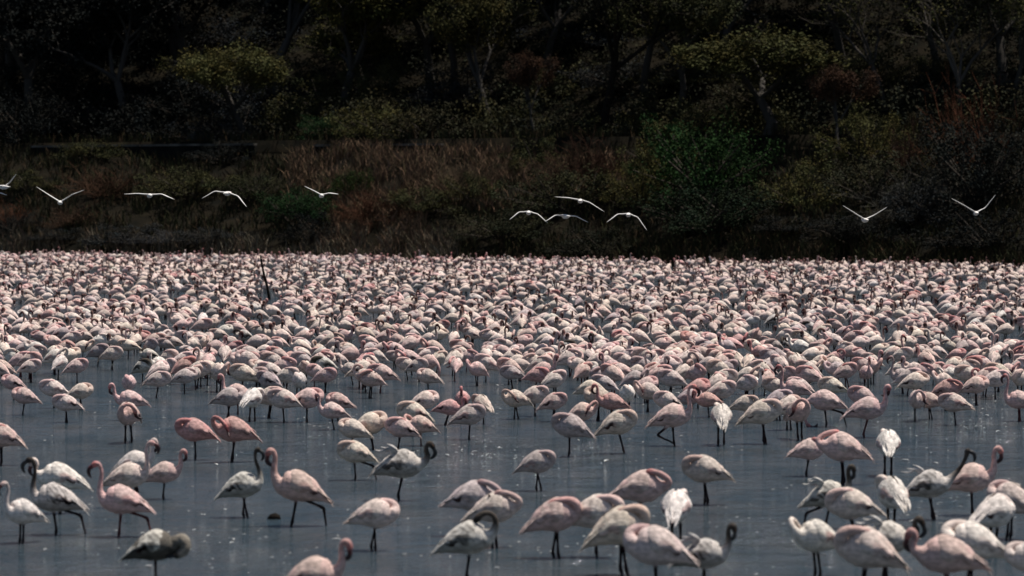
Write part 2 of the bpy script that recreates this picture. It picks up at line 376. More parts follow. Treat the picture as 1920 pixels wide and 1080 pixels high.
# shrubs on the bank
B = [(1315, 200, 330, 5.5, 2, (.015, .034, .010), 'bright green leafy bush over the dark hollow, right of centre'),
     (1340, 335, 360, 2.5, 1, (.012, .019, .010), 'bush coloured near-black as shade at the waterline under the bright green bush'),  # shade under the overhang, painted as near-black leaves
     (1195, 300, 180, 6.0, 0, OLIVE, 'olive bush hugging the left side of the bright green bush'),
     (1240, 215, 190, 9.0, 3, OLIVE, 'olive bush rising behind the left shoulder of the green bush'),
     (1500, 290, 210, 5.0, 3, OLIVE, 'olive bush with arching sprays right of the green bush'),
     (1640, 280, 260, 6.0, 0, (.032, .032, .018), 'greyish olive bush above the flying bird on the right'),
     (1600, 395, 280, 2.0, 1, DARK, 'low shade-coloured bush at the waterline below the right-hand flying birds'),  # waterline shade put into the leaf colour
     (1830, 195, 320, 6.0, 2, (.016, .017, .014), 'large dark bush at the right edge of the bank'),
     (1860, 385, 280, 1.8, 3, DARK, 'low shade-black bush in the lower right corner of the bank'),  # dark leaves paint the shade below the big bush
     (1725, 330, 220, 4.0, 1, GREY, 'grey-green bush between the two right-hand flying birds'),
     (1480, 400, 220, 1.6, 3, DARK, 'small shade-dark bush at the waterline right of the green bush'),  # leaf colour carries the shade at the waterline
     (1060, 305, 300, 5.5, 1, (.026, .027, .013), 'dark olive bush behind the central group of flying birds'),
     (960, 390, 260, 2.2, 0, (.022, .023, .012), 'olive-brown bush at the waterline below centre'),
     (1120, 420, 220, 1.0, 3, (.016, .017, .011), 'low dark bush at the waterline below the central flying birds'),
     (560, 345, 190, 3.5, 2, (.014, .034, .012), 'green bush behind the small lone flying bird on the left'),
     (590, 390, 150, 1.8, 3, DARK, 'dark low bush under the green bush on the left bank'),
     (795, 345, 220, 4.5, 1, DKOL, 'round dark olive bush below the brown grass'),
     (890, 320, 160, 6.0, 0, DKOL, 'dark olive bush at the right end of the brown grass'),
     (250, 415, 230, 1.2, 3, GREY, 'low grey bush at the waterline on the left bank'),
     (400, 425, 180, 1.2, 0, GREY, 'low grey-green bush at the waterline left of the stake'),
     (120, 425, 160, 1.0, 3, (.018, .019, .018), 'dark grey bush at the waterline near the left edge'),
     (30, 395, 150, 1.6, 1, DARK, 'dark bush at the left edge of the waterline'),
     (360, 310, 260, 7.0, 0, DKOL, 'olive bush under the wall behind the arched flying bird'),
     (480, 320, 180, 6.5, 1, (.024, .026, .012), 'olive bush right of the wall end on the left bank'),
     (60, 315, 160, 7.5, 3, DKOL, 'dark olive bush below the left end of the wall'),
     (660, 310, 120, 6.0, 2, (.022, .034, .010), 'small yellow-green bush amid the brown grass'),
     (1000, 250, 170, 10.5, 3, DKOL, 'dark shrub below the reddish tree at centre'),
     (700, 190, 230, 14.5, 1, OLIVE, 'speckled olive shrub on top of the bank left of centre'),
     (610, 210, 140, 14.8, 2, (.014, .032, .012), 'small green shrub on top of the bank near the wall'),
     (1620, 190, 220, 10.5, 0, OLIVE, 'olive shrub high on the bank under the bare grey tree'),
     (170, 262, 200, 11.8, 1, DKOL, 'dark olive shrub in front of the left part of the wall'),
     (420, 258, 170, 11.9, 3, DARK, 'near-black shrub covering the right part of the wall'),
     (1760, 240, 160, 8.5, 3, (.034, .032, .016), 'pale olive shrub beside the reddish bush on the right')]
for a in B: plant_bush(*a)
D = [(1810, 150, 190, 9.5, 0, RED, 'reddish-brown dry bush high on the right bank'),
     (1700, 225, 130, 9.0, 1, (.05, .028, .02), 'smaller reddish dry bush left of the big one on the right bank'),
     (1110, 245, 190, 8.5, 1, (.055, .03, .02), 'reddish-brown tangle of dry twigs right of centre'),
     (1040, 280, 120, 7.5, 0, (.06, .04, .028), 'tan tangle of dry twigs at centre'),
     (200, 305, 200, 6.5, 0, (.05, .028, .018), 'reddish-brown dry bush behind the second flying bird'),
     (140, 385, 170, 2.6, 1, (.05, .03, .02), 'reddish dry bush low on the left bank'),
     (25, 375, 110, 3.0, 0, RED, 'rusty dry bush at the left edge of the bank'),
     (700, 355, 190, 3.6, 1, (.055, .026, .016), 'rusty brown dry bush left of the round dark bush'),
     (320, 430, 200, .9, 1, (.04, .04, .042), 'grey dry brushwood at the waterline on the left'),
     (870, 285, 170, 7.5, 0, TAN, 'pale brown dry bush at the right end of the bank grass'),
     (1740, 300, 300, 5.0, 1, (.05, .048, .04), 'grey dry branches arching over the right bank')]
for a in D: plant_bush(*a, name='dry_bush')
# hillside trees behind
ordw = ['first', 'second', 'third', 'fourth', 'fifth', 'sixth', 'seventh', 'eighth', 'ninth', 'tenth', 'eleventh', 'twelfth', 'thirteenth',
        'fourteenth', 'fifteenth', 'sixteenth', 'seventeenth', 'eighteenth', 'nineteenth', 'twentieth']
def ordinal(n):
    if n <= 20: return ordw[n - 1]
    tens = {2: 'twenty', 3: 'thirty', 4: 'forty', 5: 'fifty', 6: 'sixty'}[n // 10]
    return tens + '-' + ordw[n % 10 - 1] if n % 10 else tens[:-1] + 'ieth'
k = 0
for row, (t0, n, nm) in enumerate(((24, 12, 'front hillside row'), (32, 13, 'middle hillside row'), (42, 11, 'back hillside row'))):
    for i in range(n):
        px = -60 + (i + .5) * 2040 / n + rnd.uniform(-30, 30)
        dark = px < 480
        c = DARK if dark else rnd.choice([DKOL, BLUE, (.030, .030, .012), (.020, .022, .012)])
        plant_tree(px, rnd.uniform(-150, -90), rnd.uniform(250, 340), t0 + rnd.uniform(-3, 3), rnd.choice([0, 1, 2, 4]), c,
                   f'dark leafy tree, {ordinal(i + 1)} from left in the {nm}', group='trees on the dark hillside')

for row, (t0, n, lo, hi, nm) in enumerate(((16, 15, 150, 225, 'lower row'), (22, 14, 80, 150, 'middle row'), (29, 13, 10, 80, 'upper row'))):
    for i in range(n):
        px = -40 + (i + .5) * 2000 / n + rnd.uniform(-35, 35)
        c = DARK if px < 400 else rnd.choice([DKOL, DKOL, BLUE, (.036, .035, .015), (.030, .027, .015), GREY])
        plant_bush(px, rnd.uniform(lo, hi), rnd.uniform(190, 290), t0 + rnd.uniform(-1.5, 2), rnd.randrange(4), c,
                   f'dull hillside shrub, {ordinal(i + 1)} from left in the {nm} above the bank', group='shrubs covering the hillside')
# dry grass and undergrowth
def grass(name, spots, hgt, wid, cols, label, seed):
    g = np.random.default_rng(seed); n = len(spots); P = np.array(spots)
    az = g.random(n) * 6.28; tilt = g.normal(size=(n, 2)) * .3; h = 1.3 * hgt * g.uniform(.5, 1.25, n)
    a = np.stack([np.cos(az), np.sin(az), np.zeros(n)], 1) * (1.3 * wid * g.uniform(.6, 1.4, n))[:, None]
    mid = P + np.stack([tilt[:, 0] * h * .3, tilt[:, 1] * h * .3, h * .6], 1)
    top = P + np.stack([tilt[:, 0] * h, tilt[:, 1] * h, h], 1)
    V = np.stack([P - a, P + a, mid + a * .7, top, mid - a * .7], 1).reshape(-1, 3)
    base = np.arange(n)[:, None] * 5
    me_f = [tuple(r) for r in (base + np.array([0, 1, 2, 3, 4])).tolist()]
    C = np.array(cols)[g.integers(0, len(cols), n)] * g.uniform(.6, 1.3, n)[:, None]
    obj(name, new_mesh(name, V, np.array(me_f), np.repeat(C, 5, 0), False), M_GRASS, label=label, cat='grass', kind='stuff')
def scatter(pa, pb, ta, tb, n, seed):
    g = np.random.default_rng(seed); out = []
    while len(out) < n:
        k = g.random(2); px = pa + (pb - pa) * k[0]; t = ta + (tb - ta) * k[1]
        # clumpy
        if math.sin(px * .031 + t) + math.sin(px * .083 - t * 1.7) + g.normal() * .8 < -.3: continue
        x, y = at_px(px, t); s_, t_ = st_of(x, y); out.append((x, y, terrain(s_, t_) - .03))
    return out
grass('dry_grass', scatter(540, 960, 5, 12.3, 9000, 1) + scatter(960, 1200, 6, 11, 2500, 2) + scatter(620, 800, .5, 6, 3500, 12), .75, .022, [(.19, .12, .078), (.13, .082, .052), (.075, .06, .034)],
      'brown dry grass covering the upper bank left of centre', 3)
grass('reeds', scatter(570, 860, -.2, 2.2, 3500, 4) + scatter(-40, 570, -.2, .8, 1500, 5), .75, .018, [(.15, .125, .09), (.09, .08, .055), (.10, .07, .05)],
      'tan dry reeds along the waterline left of centre', 6)
grass('bank_grass', scatter(-80, 2000, .2, 12.5, 20000, 7) + scatter(-80, 2000, 12.8, 19, 6000, 17) + scatter(800, 2000, -.6, 1.5, 5000, 19), .55, .028, [(.034, .034, .016), (.026, .028, .014), (.05, .034, .02)],
      'dull olive rough grass over the whole bank', 8)
g = np.random.default_rng(77)
cen = []; uc = []
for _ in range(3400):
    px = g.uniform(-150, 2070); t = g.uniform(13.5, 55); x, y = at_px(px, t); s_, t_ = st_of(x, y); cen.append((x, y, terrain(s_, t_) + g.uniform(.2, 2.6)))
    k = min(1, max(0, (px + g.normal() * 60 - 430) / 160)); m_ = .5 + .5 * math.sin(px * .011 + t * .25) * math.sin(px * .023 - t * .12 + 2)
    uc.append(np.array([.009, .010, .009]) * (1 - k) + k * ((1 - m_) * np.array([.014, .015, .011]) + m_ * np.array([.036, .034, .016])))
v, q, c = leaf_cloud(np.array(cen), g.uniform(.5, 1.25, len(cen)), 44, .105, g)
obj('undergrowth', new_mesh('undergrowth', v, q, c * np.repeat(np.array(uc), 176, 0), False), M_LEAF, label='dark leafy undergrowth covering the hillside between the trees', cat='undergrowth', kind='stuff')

# ------------------------------------------------------------------ flamingos
PAL = {  # body, wing, neck, head
    'pink':  ((.70, .51, .48), (.78, .62, .57), (.60, .37, .35), (.52, .22, .21)),
    'pale':  ((.74, .62, .57), (.82, .72, .65), (.66, .48, .45), (.58, .36, .34)),
    'cream': ((.69, .58, .51), (.80, .71, .63), (.60, .44, .39), (.53, .35, .31)),
    'rose':  ((.64, .38, .36), (.70, .47, .44), (.56, .27, .26), (.50, .18, .18)),
    'grey':  ((.54, .46, .45), (.62, .55, .53), (.50, .38, .37), (.42, .28, .27)),
    'white': ((.80, .75, .70), (.84, .80, .75), (.74, .64, .59), (.62, .48, .44)),
    'young': ((.68, .65, .59), (.76, .74, .68), (.075, .065, .055), (.045, .04, .036)),
    'dusky': ((.14, .13, .115), (.78, .76, .70), (.24, .22, .19), (.05, .045, .04)),
    'brownneck': ((.72, .60, .54), (.80, .69, .62), (.20, .115, .10), (.09, .042, .042)),  # shadow on raised necks, put into neck and head colour
}
TORSO = np.array([  # x, z, half width, half height
    [-.315, .250, .006, .005], [-.270, .270, .030, .018], [-.205, .302, .062, .052], [-.120, .340, .096, .098],
    [-.025, .364, .118, .128], [.058, .372, .118, .131], [.120, .372, .098, .112], [.164, .376, .068, .080]])
# neck paths in (x, y, z, r); bill direction follows the end of the path
NECK = {
    'alert': [(.198, 0, .402, .046), (.214, 0, .460, .030), (.206, 0, .530, .0215), (.192, 0, .600, .0185), (.196, 0, .660, .0175), (.218, 0, .700, .020), (.248, 0, .700, .027), (.270, 0, .684, .021)],
    'hook':  [(.200, 0, .402, .050), (.230, 0, .455, .035), (.234, 0, .520, .026), (.230, 0, .578, .022), (.246, 0, .622, .022), (.276, 0, .624, .028), (.294, 0, .594, .025), (.296, 0, .570, .020)],
    'low':   [(.204, 0, .390, .050), (.240, 0, .414, .036), (.252, 0, .460, .027), (.232, 0, .500, .023), (.236, 0, .540, .022), (.262, 0, .556, .027), (.286, 0, .534, .024), (.296, 0, .510, .019)],
    'rest':  [(.190, 0, .392, .066), (.203, .020, .422, .054), (.192, .040, .456, .045), (.152, .050, .480, .037), (.102, .054, .490, .031), (.046, .050, .486, .028), (-.004, .043, .472, .027), (-.038, .038, .450, .018)],
    'loop':  [(.202, 0, .384, .054), (.236, .012, .398, .040), (.248, .028, .430, .032), (.218, .040, .464, .028), (.164, .046, .490, .026), (.104, .048, .504, .025), (.048, .044, .502, .028), (.014, .042, .482, .020)],
    'preen': [(.204, 0, .392, .052), (.242, .014, .432, .036), (.256, .040, .482, .026), (.230, .080, .512, .023), (.178, .114, .496, .022), (.130, .134, .452, .025), (.104, .138, .415, .026), (.092, .136, .393, .019)],
    'back':  [(.202, 0, .400, .050), (.238, 0, .444, .034), (.252, .006, .500, .026), (.230, .014, .556, .022), (.174, .022, .575, .022), (.124, .026, .552, .026), (.100, .028, .524, .026), (.090, .028, .506, .019)],
    'feed':  [(.204, 0, .366, .050), (.250, 0, .344, .032), (.286, 0, .275, .023), (.296, 0, .188, .019), (.292, 0, .105, .018), (.280, 0, .050, .020), (.258, 0, .018, .024), (.242, 0, .002, .018)],
    'lean':  [(.202, 0, .396, .050), (.250, 0, .432, .033), (.304, 0, .474, .024), (.354, 0, .524, .020), (.390, 0, .578, .020), (.408, 0, .618, .023), (.420, 0, .636, .027), (.440, 0, .624, .020)],
    'hunch': [(.206, 0, .400, .066), (.252, .010, .420, .058), (.286, .030, .405, .056), (.304, .045, .366, .050), (.296, .058, .326, .044), (.268, .064, .304, .038), (.238, .066, .292, .032), (.216, .066, .286, .022)],
}
HEAD_UP = {'alert', 'hook', 'back', 'lean', 'low'}
def torso_at(x):
    x = np.clip(x, TORSO[0, 0], TORSO[-1, 0])
    return [np.interp(x, TORSO[:, 0], TORSO[:, i]) for i in (1, 2, 3)]
def bird_parts(pose, pal, legs, g, segs=14, sub=3, mirror=1, tuft=False):
    body, wing, neck, head = [np.array(c) for c in PAL[pal]]
    jit = 1 + g.normal() * .05
    young = pal in ('young', 'dusky')
    legc = np.array([.035, .022, .024]) if not (pal == 'pink' and g.random() < .25) else np.array([.12, .045, .045])
    rows = [[*(x, 0, z), w, h, *body] for x, z, w, h in TORSO]
    NP = NECK[pose]; n = len(NP)
    if pose in ('rest', 'loop', 'preen', 'back', 'hunch'): jz = np.zeros(n)
    else: jz = np.linspace(0, 1, n) * g.normal() * .025
    jx = np.linspace(0, 1, n) * (g.normal() * .018)
    for i, (x, y, z, r) in enumerate(NP):
        f = i / (n - 1) * (4.5 if young else 2.2); c = body * (1 - min(1, f)) + neck * min(1, f)
        if i >= n - 2: c = head
        r = r * 1.22 if segs < 11 and i > 1 else r
        rows.append([x + jx[i], y * mirror, z + jz[i], r, r * (1.12 if i >= n - 3 else 1), *c])
    P = catmull(rows, sub)
    V, Q, C, end = loft(P, segs)
    # plumage: darker rose belly/flank patches, juvenile streaks, slight unevenness
    tors = P[:, 0].repeat(segs) < .17
    tors &= np.arange(len(V)) < (7 * sub + 1) * segs
    V[tors] += g.normal(size=(tors.sum(), 3)) * .0022
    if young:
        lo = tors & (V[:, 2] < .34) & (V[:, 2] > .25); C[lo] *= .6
    parts = [(V, Q, C)]
    # legs
    def leg(pts):
        a, b, c = parts_l(pts, legc, body); parts.append((a, b, c))
    def parts_l(pts, lc, bc):
        r = []
        if segs < 9: pts = [pts[0]] + pts[2::2]
        for i, (x, y, z, rr) in enumerate(pts):
            rr *= 1.3 if i > (0 if segs < 9 else 1) else 1
            r.append([x, y, z, rr, rr, *(bc if i < (1 if segs < 9 else 2) else lc)])
        return loft(catmull(r, 2 if segs > 9 else 1), 7 if segs > 10 else 5 if segs > 9 else 3, (1, 0, 0))[:3]
    sy = .036
    ax = g.normal() * .018; a2 = g.normal() * .018
    stand = lambda y, a: [(.0, y * .8, .30, .036), (.006, y, .255, .024), (.006, y, .225, .0115), (a * .6, y, .135, .0088), (a - .004, y, .075, .0115), (a - .002, y, .052, .0135), (a + .004, y, .025, .0088), (a + .016, y, -.06, .0075), (a + .03, y, -.20, .007)]
    if legs in ('two', 'one', 'walk', 'kneel'): leg(stand(-sy if g.random() < .5 and legs == 'one' else sy, ax))
    if legs == 'two': leg(stand(-sy, a2 + .012))
    if legs == 'walk': leg([(-.02, -sy * .8, .30, .034), (-.06, -sy, .265, .024), (-.10, -sy, .245, .012), (-.17, -sy, .222, .009), (-.235, -sy, .200, .0125), (-.252, -sy, .178, .0125), (-.262, -sy, .14, .0085), (-.285, -sy, .05, .0075), (-.32, -sy, -.08, .0075)])
    if legs == 'kneel': leg([(-.02, -sy * .8, .30, .034), (-.07, -sy, .25, .024), (-.11, -sy, .215, .012), (-.15, -sy, .185, .0105), (-.18, -sy, .160, .013), (-.165, -sy, .140, .011), (-.10, -sy, .105, .008), (-.03, -sy, .075, .008), (.0, -sy, .05, .006)])
    out = {'body': join(parts)}
    # folded wings: a patch over the flank, its rim sunk into the body
    W = []
    nu, nv = (15, 9) if segs > 10 else (9, 6)
    for sgn in (1, -1):
        u = np.linspace(0, 1, nu)[:, None]; v = np.linspace(0, 1, nv)[None, :]
        x = .098 - .430 * u - .02 * v * (u < .5) + 0 * v
        cz, hw, hh = torso_at(np.maximum(x, -.29))
        hw = np.maximum(hw, .02); hh = np.maximum(hh, .020)
        drop = np.where(x < -.29, (x + .29) * .5, 0)
        ang = R(84) - (R(84) + R(26) - R(30) * u) * v * (1 - .08 * np.sin(u * 20))
        off = .014 + .006 * ((u * 4.5 + v * 1.5) % 1.0) + .004 * np.sin(v * 9 + u * 3)
        rim = np.minimum(np.minimum(u, 1 - u) * 9, np.minimum(v + .35, 1 - v) * 6); rim = np.clip(rim, 0, 1)
        off = off * rim - .010 * (1 - rim)
        tip = np.clip((u - .55) / .45, 0, 1) ** 1.4
        yy = (hw + off) * np.cos(ang) * (1 - .75 * tip); zz = cz + (hh + off) * np.sin(ang) * (1 - .55 * tip) + drop
        V = np.stack([x + 0 * v, sgn * yy, zz], -1).reshape(-1, 3) + g.normal(size=(nu * nv, 3)) * .0015
        i = np.arange(nu - 1)[:, None] * nv; j = np.arange(nv - 1)[None, :]
        Q = np.stack([i + j, i + j + 1, i + nv + j + 1, i + nv + j], -1).reshape(-1, 4)
        if sgn < 0: Q = Q[:, ::-1]
        c = np.repeat(wing[None], nu * nv, 0).reshape(nu, nv, 3).copy()
        uu = np.broadcast_to(u, (nu, nv)); vv = np.broadcast_to(v, (nu, nv))
        e0, e1, ev = g.uniform(.3, .75), g.uniform(.8, 1.0), g.uniform(.70, .95)
        edge = (vv > ev - .12 * uu) & (uu > e0) & (uu < e1); c[edge] = np.array([.05, .03, .03]) * g.uniform(.8, 3) if g.random() < .75 or young else wing * .6
        ros = (vv > .5 + .2 * g.random()) & ~edge & (uu > .25); kr = g.uniform(.15, .7) * (.4 if young else 1); c[ros] = c[ros] * (1 - kr) + np.array(PAL['rose'][0]) * kr
        if young:
            dk = (vv > .5) & (uu > .15) & ((uu * 8 + vv * 5 + g.random()) % 1.0 < .7); c[dk] = c[dk] * .22
            st = ((uu * 7 + vv * 3) % 1.0 < .35) & (vv > .2); c[st] *= .45
        c *= g.uniform(.80, 1.06, (nu, nv, 1))
        P = [(V, Q, c.reshape(-1, 3))]
        # long scapular plumes hanging past the rump
        for p in range(3 if segs > 10 else 1 if segs > 9 else 0):
            x0 = -.06 - .035 * p; z0 = .462 - .036 * p; yy0 = sgn * (.022 + .014 * p); e = g.uniform(-.02, .02)
            cc = wing * g.uniform(.85, 1.08)
            pr = [[x0, yy0, z0, .012, .006, *cc], [x0 - .09, yy0 * 1.1, z0 - .056, .020, .010, *cc], [x0 - .165, yy0 * .8, z0 - .118 + e, .015, .007, *cc], [x0 - .21, yy0 * .5, z0 - .160 + e * 1.5, .002, .002, *cc]]
            P.append(loft(catmull(pr, 2), 6)[:3])
        if tuft and sgn == mirror:
            for p in range(3):
                cc = np.array([.72, .71, .67]); e = .03 * p
                pr = [[-.02 - e, sgn * .03, .46, .016, .010, *cc], [-.065 - e, sgn * .04, .515, .028, .016, *cc], [-.115 - e * 1.5, sgn * .045, .548 - e, .020, .010, *cc], [-.155 - e * 2, sgn * .05, .562 - e, .002, .002, *cc]]
                P.append(loft(catmull(pr, 2), 6)[:3])
        W.append(join(P))
    out['wings'] = W
    # bill: deep, bent down in the middle
    p, t, s, u = end; bc = np.array([.035, .012, .014]) if not young else np.array([.02, .02, .022]); b0 = np.array([.10, .02, .022]) if not young else bc
    kb = .35 if pose == 'rest' else .8 if pose == 'loop' else 1.3
    q = [p - t * .012, p + t * .014 * kb, p + t * .036 * kb - u * .004, p + t * .052 * kb - u * .022 * kb, p + t * .058 * kb - u * .046 * kb, p + t * .053 * kb - u * .066 * kb]
    rr = [(.013, .017), (.0145, .020), (.0145, .021), (.013, .019), (.010, .013), (.002, .003)]
    Pb = catmull([[*a, *b, *(b0 if i < 2 else bc)] for i, (a, b) in enumerate(zip(q, rr))], 2 if sub > 1 else 1)
    out['bill'] = loft(Pb, 8 if segs > 10 else 6 if sub > 1 else 4, s)[:3]
    hp = P_head = np.array(rows[-2][:3]); out['eyes'] = [hp + s * k * .021 + u * .008 for k in (1, -1)]
    return out
def eye_mesh(p):
    r = .0055; V = [p + np.array(d) * r for d in ((1, 0, 0), (-1, 0, 0), (0, 1, 0), (0, -1, 0), (0, 0, 1), (0, 0, -1))]
    return new_mesh('eye', V, [(0, 2, 4), (2, 1, 4), (1, 3, 4), (3, 0, 4), (2, 0, 5), (1, 2, 5), (3, 1, 5), (0, 3, 5)], np.tile([[.35, .12, .03]], (6, 1)))
NB = [0]
def flamingo(px, py, yaw, pose, pal, legs='two', ln=None, label=None, group=None, segs=14, sub=3, mirror=None, tuft=False, eyes=False, sc=None):
    NB[0] += 1; g = np.random.default_rng(1000 + NB[0])
    if mirror is None:                                      # turned head towards the camera more often than not
        mirror = (-1 if math.cos(R(yaw)) >= 0 else 1) * (1 if g.random() < .75 else -1)
    s = sc if sc else (min(1.25, max(.82, ln / (pxpm(py) * .515))) if ln else g.uniform(.90, 1.1))
    loc = ground(px, py); loc[2] = -.028 if segs > 14 else -.055
    d = bird_parts(pose, pal, legs, g, segs, sub, mirror, tuft)
    e = empty('flamingo', loc, R(yaw), (s, s * 1.08, s * (1.12 if pose in ('rest', 'loop', 'preen') else 1.05)), label=label, cat='flamingo', group=group)
    e.rotation_euler = (g.normal() * .02, g.normal() * .05, R(yaw))
    tint = np.clip(np.array([1, 1, 1]) * g.uniform(.88, 1.08) * np.array([1.02, g.uniform(.94, .99), g.uniform(.92, .975)]), 0, 1.08)
    for nm, k in (('body', d['body']), ('wing', d['wings'][0]), ('wing', d['wings'][1]), ('bill', d['bill'])):
        o = obj(nm, new_mesh(nm, *k), {'body': M_PLUM, 'wing': M_WING, 'bill': M_BILL}[nm], e); o.color = (*tint, 1)
    if eyes:
        for p in d['eyes']: obj('eye', eye_mesh(p), M_BILL, e)
    return e

# nearest birds, one by one: px, py of the feet, yaw (0 right, 180 left, 90 away), pose, palette, legs, length px, label
HEROES = [
 (40, 1018, 215, 'alert', 'white', 'two', 84, 'white flamingo with raised neck at the left edge, bill hanging left'),
 (104, 1002, 180, 'alert', 'young', 'walk', 98, 'grey-white young flamingo striding left with tall dark neck'),
 (112, 962, 180, 'low', 'white', 'two', 96, 'pale flamingo with lowered head behind the striding dark-necked one'),
 (228, 1006, 180, 'alert', 'pink', 'walk', 98, 'pink flamingo striding left with raised neck and red face, front left'),
 (256, 922, 0, 'hook', 'white', 'two', 78, 'white flamingo facing right, rearmost of the left foreground trio'),
 (240, 952, 0, 'alert', 'pale', 'two', 86, 'pale flamingo facing right, in front of the left foreground trio'),
 (308, 936, 5, 'hook', 'pink', 'two', 72, 'pink flamingo with drooped bill at the right of the left trio'),
 (367, 862, 180, 'rest', 'rose', 'one', 74, 'rose flamingo on one leg facing left, beside the brightest pink one'),
 (440, 866, 190, 'preen', 'rose', 'two', 80, 'brightest pink flamingo, preening, left of the pair with heads up'),
 (241, 830, 250, 'preen', 'pink', 'two', None, 'ruffled pink flamingo preening front-on, left side'),
 (292, 1096, 0, 'hunch', 'dusky', 'one', 104, 'dark mottled young flamingo bent over preening at bottom left'),
 (460, 970, 0, 'alert', 'young', 'two', 86, 'white-backed young flamingo with dark head, behind the pink walker'),
 (552, 986, 180, 'hook', 'pink', 'walk', 112, 'pink flamingo walking left with one leg trailing, left of centre'),
 (590, 1160, 0, 'hook', 'pink', 'two', 118, 'pink flamingo cut by the bottom edge, only neck and back showing'),
 (666, 900, 180, 'rest', 'cream', 'walk', 70, 'cream flamingo with crossed pink legs left of the black-and-white one'),
 (750, 938, 0, 'low', 'young', 'one', 96, 'black-and-white young flamingo with raised plumes, on one leg'),
 (698, 1032, 0, 'rest', 'pale', 'two', 92, 'resting pink-white flamingo alone in the lower left centre'),
 (880, 1004, 0, 'loop', 'grey', 'two', 98, 'greyish pink flamingo with neck looped on its back, lower centre'),
 (926, 1026, 5, 'loop', 'pale', 'two', 98, 'pale flamingo with neck loop jutting right behind the dark young bird'),
 (880, 1088, 0, 'back', 'young', 'two', 112, 'brown-necked black and white young flamingo at bottom centre'),
 (1008, 920, 0, 'rest', 'grey', 'two', 72, 'greyish resting flamingo standing alone in the centre'),
 (1066, 856, 180, 'rest', 'grey', 'one', 76, 'grey-pink flamingo resting on one leg facing left, right of centre'),
 (1165, 850, 0, 'rest', 'cream', 'one', 76, 'cream ruffled flamingo on one leg right of the grey-pink one'),
 (1262, 836, 0, 'alert', 'pink', 'kneel', 84, 'pink flamingo with upright neck and one leg folded back'),
 (1352, 834, 90, 'rest', 'white', 'two', None, 'white flamingo seen from behind, right of the upright pink one'),
 (1432, 832, 0, 'rest', 'pale', 'two', 78, 'pale resting flamingo facing right beside the white one seen from behind'),
 (1500, 824, 300, 'preen', 'pink', 'two', None, 'pink flamingo with curled neck facing the camera, right of centre'),
 (1548, 800, 180, 'feed', 'pink', 'walk', 70, 'pink flamingo stretching its neck down to the water'),
 (1623, 820, 0, 'hook', 'pink', 'one', 80, 'pink flamingo on one leg with hooked neck, right of the drinking one'),
 (1324, 946, 180, 'rest', 'cream', 'two', 88, 'cream flamingo resting alone facing left, right of centre'),
 (1512, 893, 0, 'loop', 'pink', 'two', 68, 'pink flamingo facing right, breast to breast with another'),
 (1580, 908, 180, 'loop', 'pink', 'two', 98, 'larger pink flamingo facing left, breast to breast with another'),
 (1665, 893, 85, 'rest', 'white', 'two', None, 'whitish flamingo seen from behind, right of the facing pair'),
 (1745, 974, 0, 'lean', 'young', 'two', 94, 'white young flamingo stretching its dark neck forward to the right'),
 (1820, 966, 0, 'hook', 'pink', 'one', 98, 'pink flamingo with red head and dark bill at the right'),
 (1556, 990, 0, 'hook', 'young', 'walk', 90, 'streaked young flamingo with raised plumes and dark neck, right'),
 (1602, 1020, 180, 'rest', 'pale', 'two', 100, 'pinkish resting flamingo in front of the streaked young one'),
 (1670, 998, 110, 'rest', 'white', 'two', None, 'white-pink flamingo seen from behind, lower right'),
 (1860, 1038, 40, 'rest', 'white', 'two', None, 'white-pink flamingo resting turned away, near the right edge'),
 (1893, 1010, 150, 'rest', 'pale', 'two', None, 'pale flamingo partly hidden behind another at the right edge'),
 (1530, 1082, 205, 'preen', 'white', 'two', 102, 'white flamingo with head buried left in dark plumage, bottom right'),
 (1658, 1088, 0, 'low', 'young', 'two', 112, 'white young flamingo with brown drooping head at bottom right'),
 (1618, 1126, 180, 'rest', 'cream', 'two', 130, 'cream flamingo facing left cut by the bottom edge, lower right'),
 (1778, 1132, 180, 'low', 'pink', 'two', 134, 'mauve-pink flamingo cut by the bottom edge, lower right'),
 (1822, 1108, 180, 'rest', 'white', 'two', 122, 'white-backed resting flamingo behind the mauve-pink one, bottom right'),
 (1046, 1046, 8, 'rest', 'pink', 'two', 106, 'pink and white flamingo resting, leftmost of the lower centre cluster'),
 (1116, 1044, 350, 'rest', 'pale', 'one', 110, 'pale flamingo second from left in the lower centre cluster'),
 (1197, 990, 0, 'loop', 'pink', 'one', 102, 'pink flamingo with neck arched along its back, top of the cluster'),
 (1268, 1028, 80, 'rest', 'white', 'two', None, 'whitish flamingo seen from behind, right end of the cluster'),
 (1172, 1078, 10, 'rest', 'cream', 'two', 126, 'cream flamingo stooping in the front of the lower centre cluster'),
 (1230, 1120, 180, 'rest', 'pale', 'two', 126, 'pale flamingo facing left cut by the bottom edge, lower centre'),
 (1318, 1110, 0, 'hook', 'young', 'two', 102, 'white young flamingo with black hooked neck at bottom centre right'),
 (1926, 1112, 180, 'rest', 'white', 'two', 90, 'white flamingo cut by the right edge at the bottom corner'),
 (2, 872, 180, 'rest', 'pink', 'two', 74, 'pink flamingo cut by the left edge of the picture'),
]
for h in HEROES:
    flamingo(*h[:6], ln=h[6], sc=None if h[6] else 1.14, label=h[7], tuft=(h[4] == 'young' and 'plumes' in h[7]) or h[0] in (1658, 1318, 1745), eyes=h[3] in HEAD_UP, segs=16, sub=4)

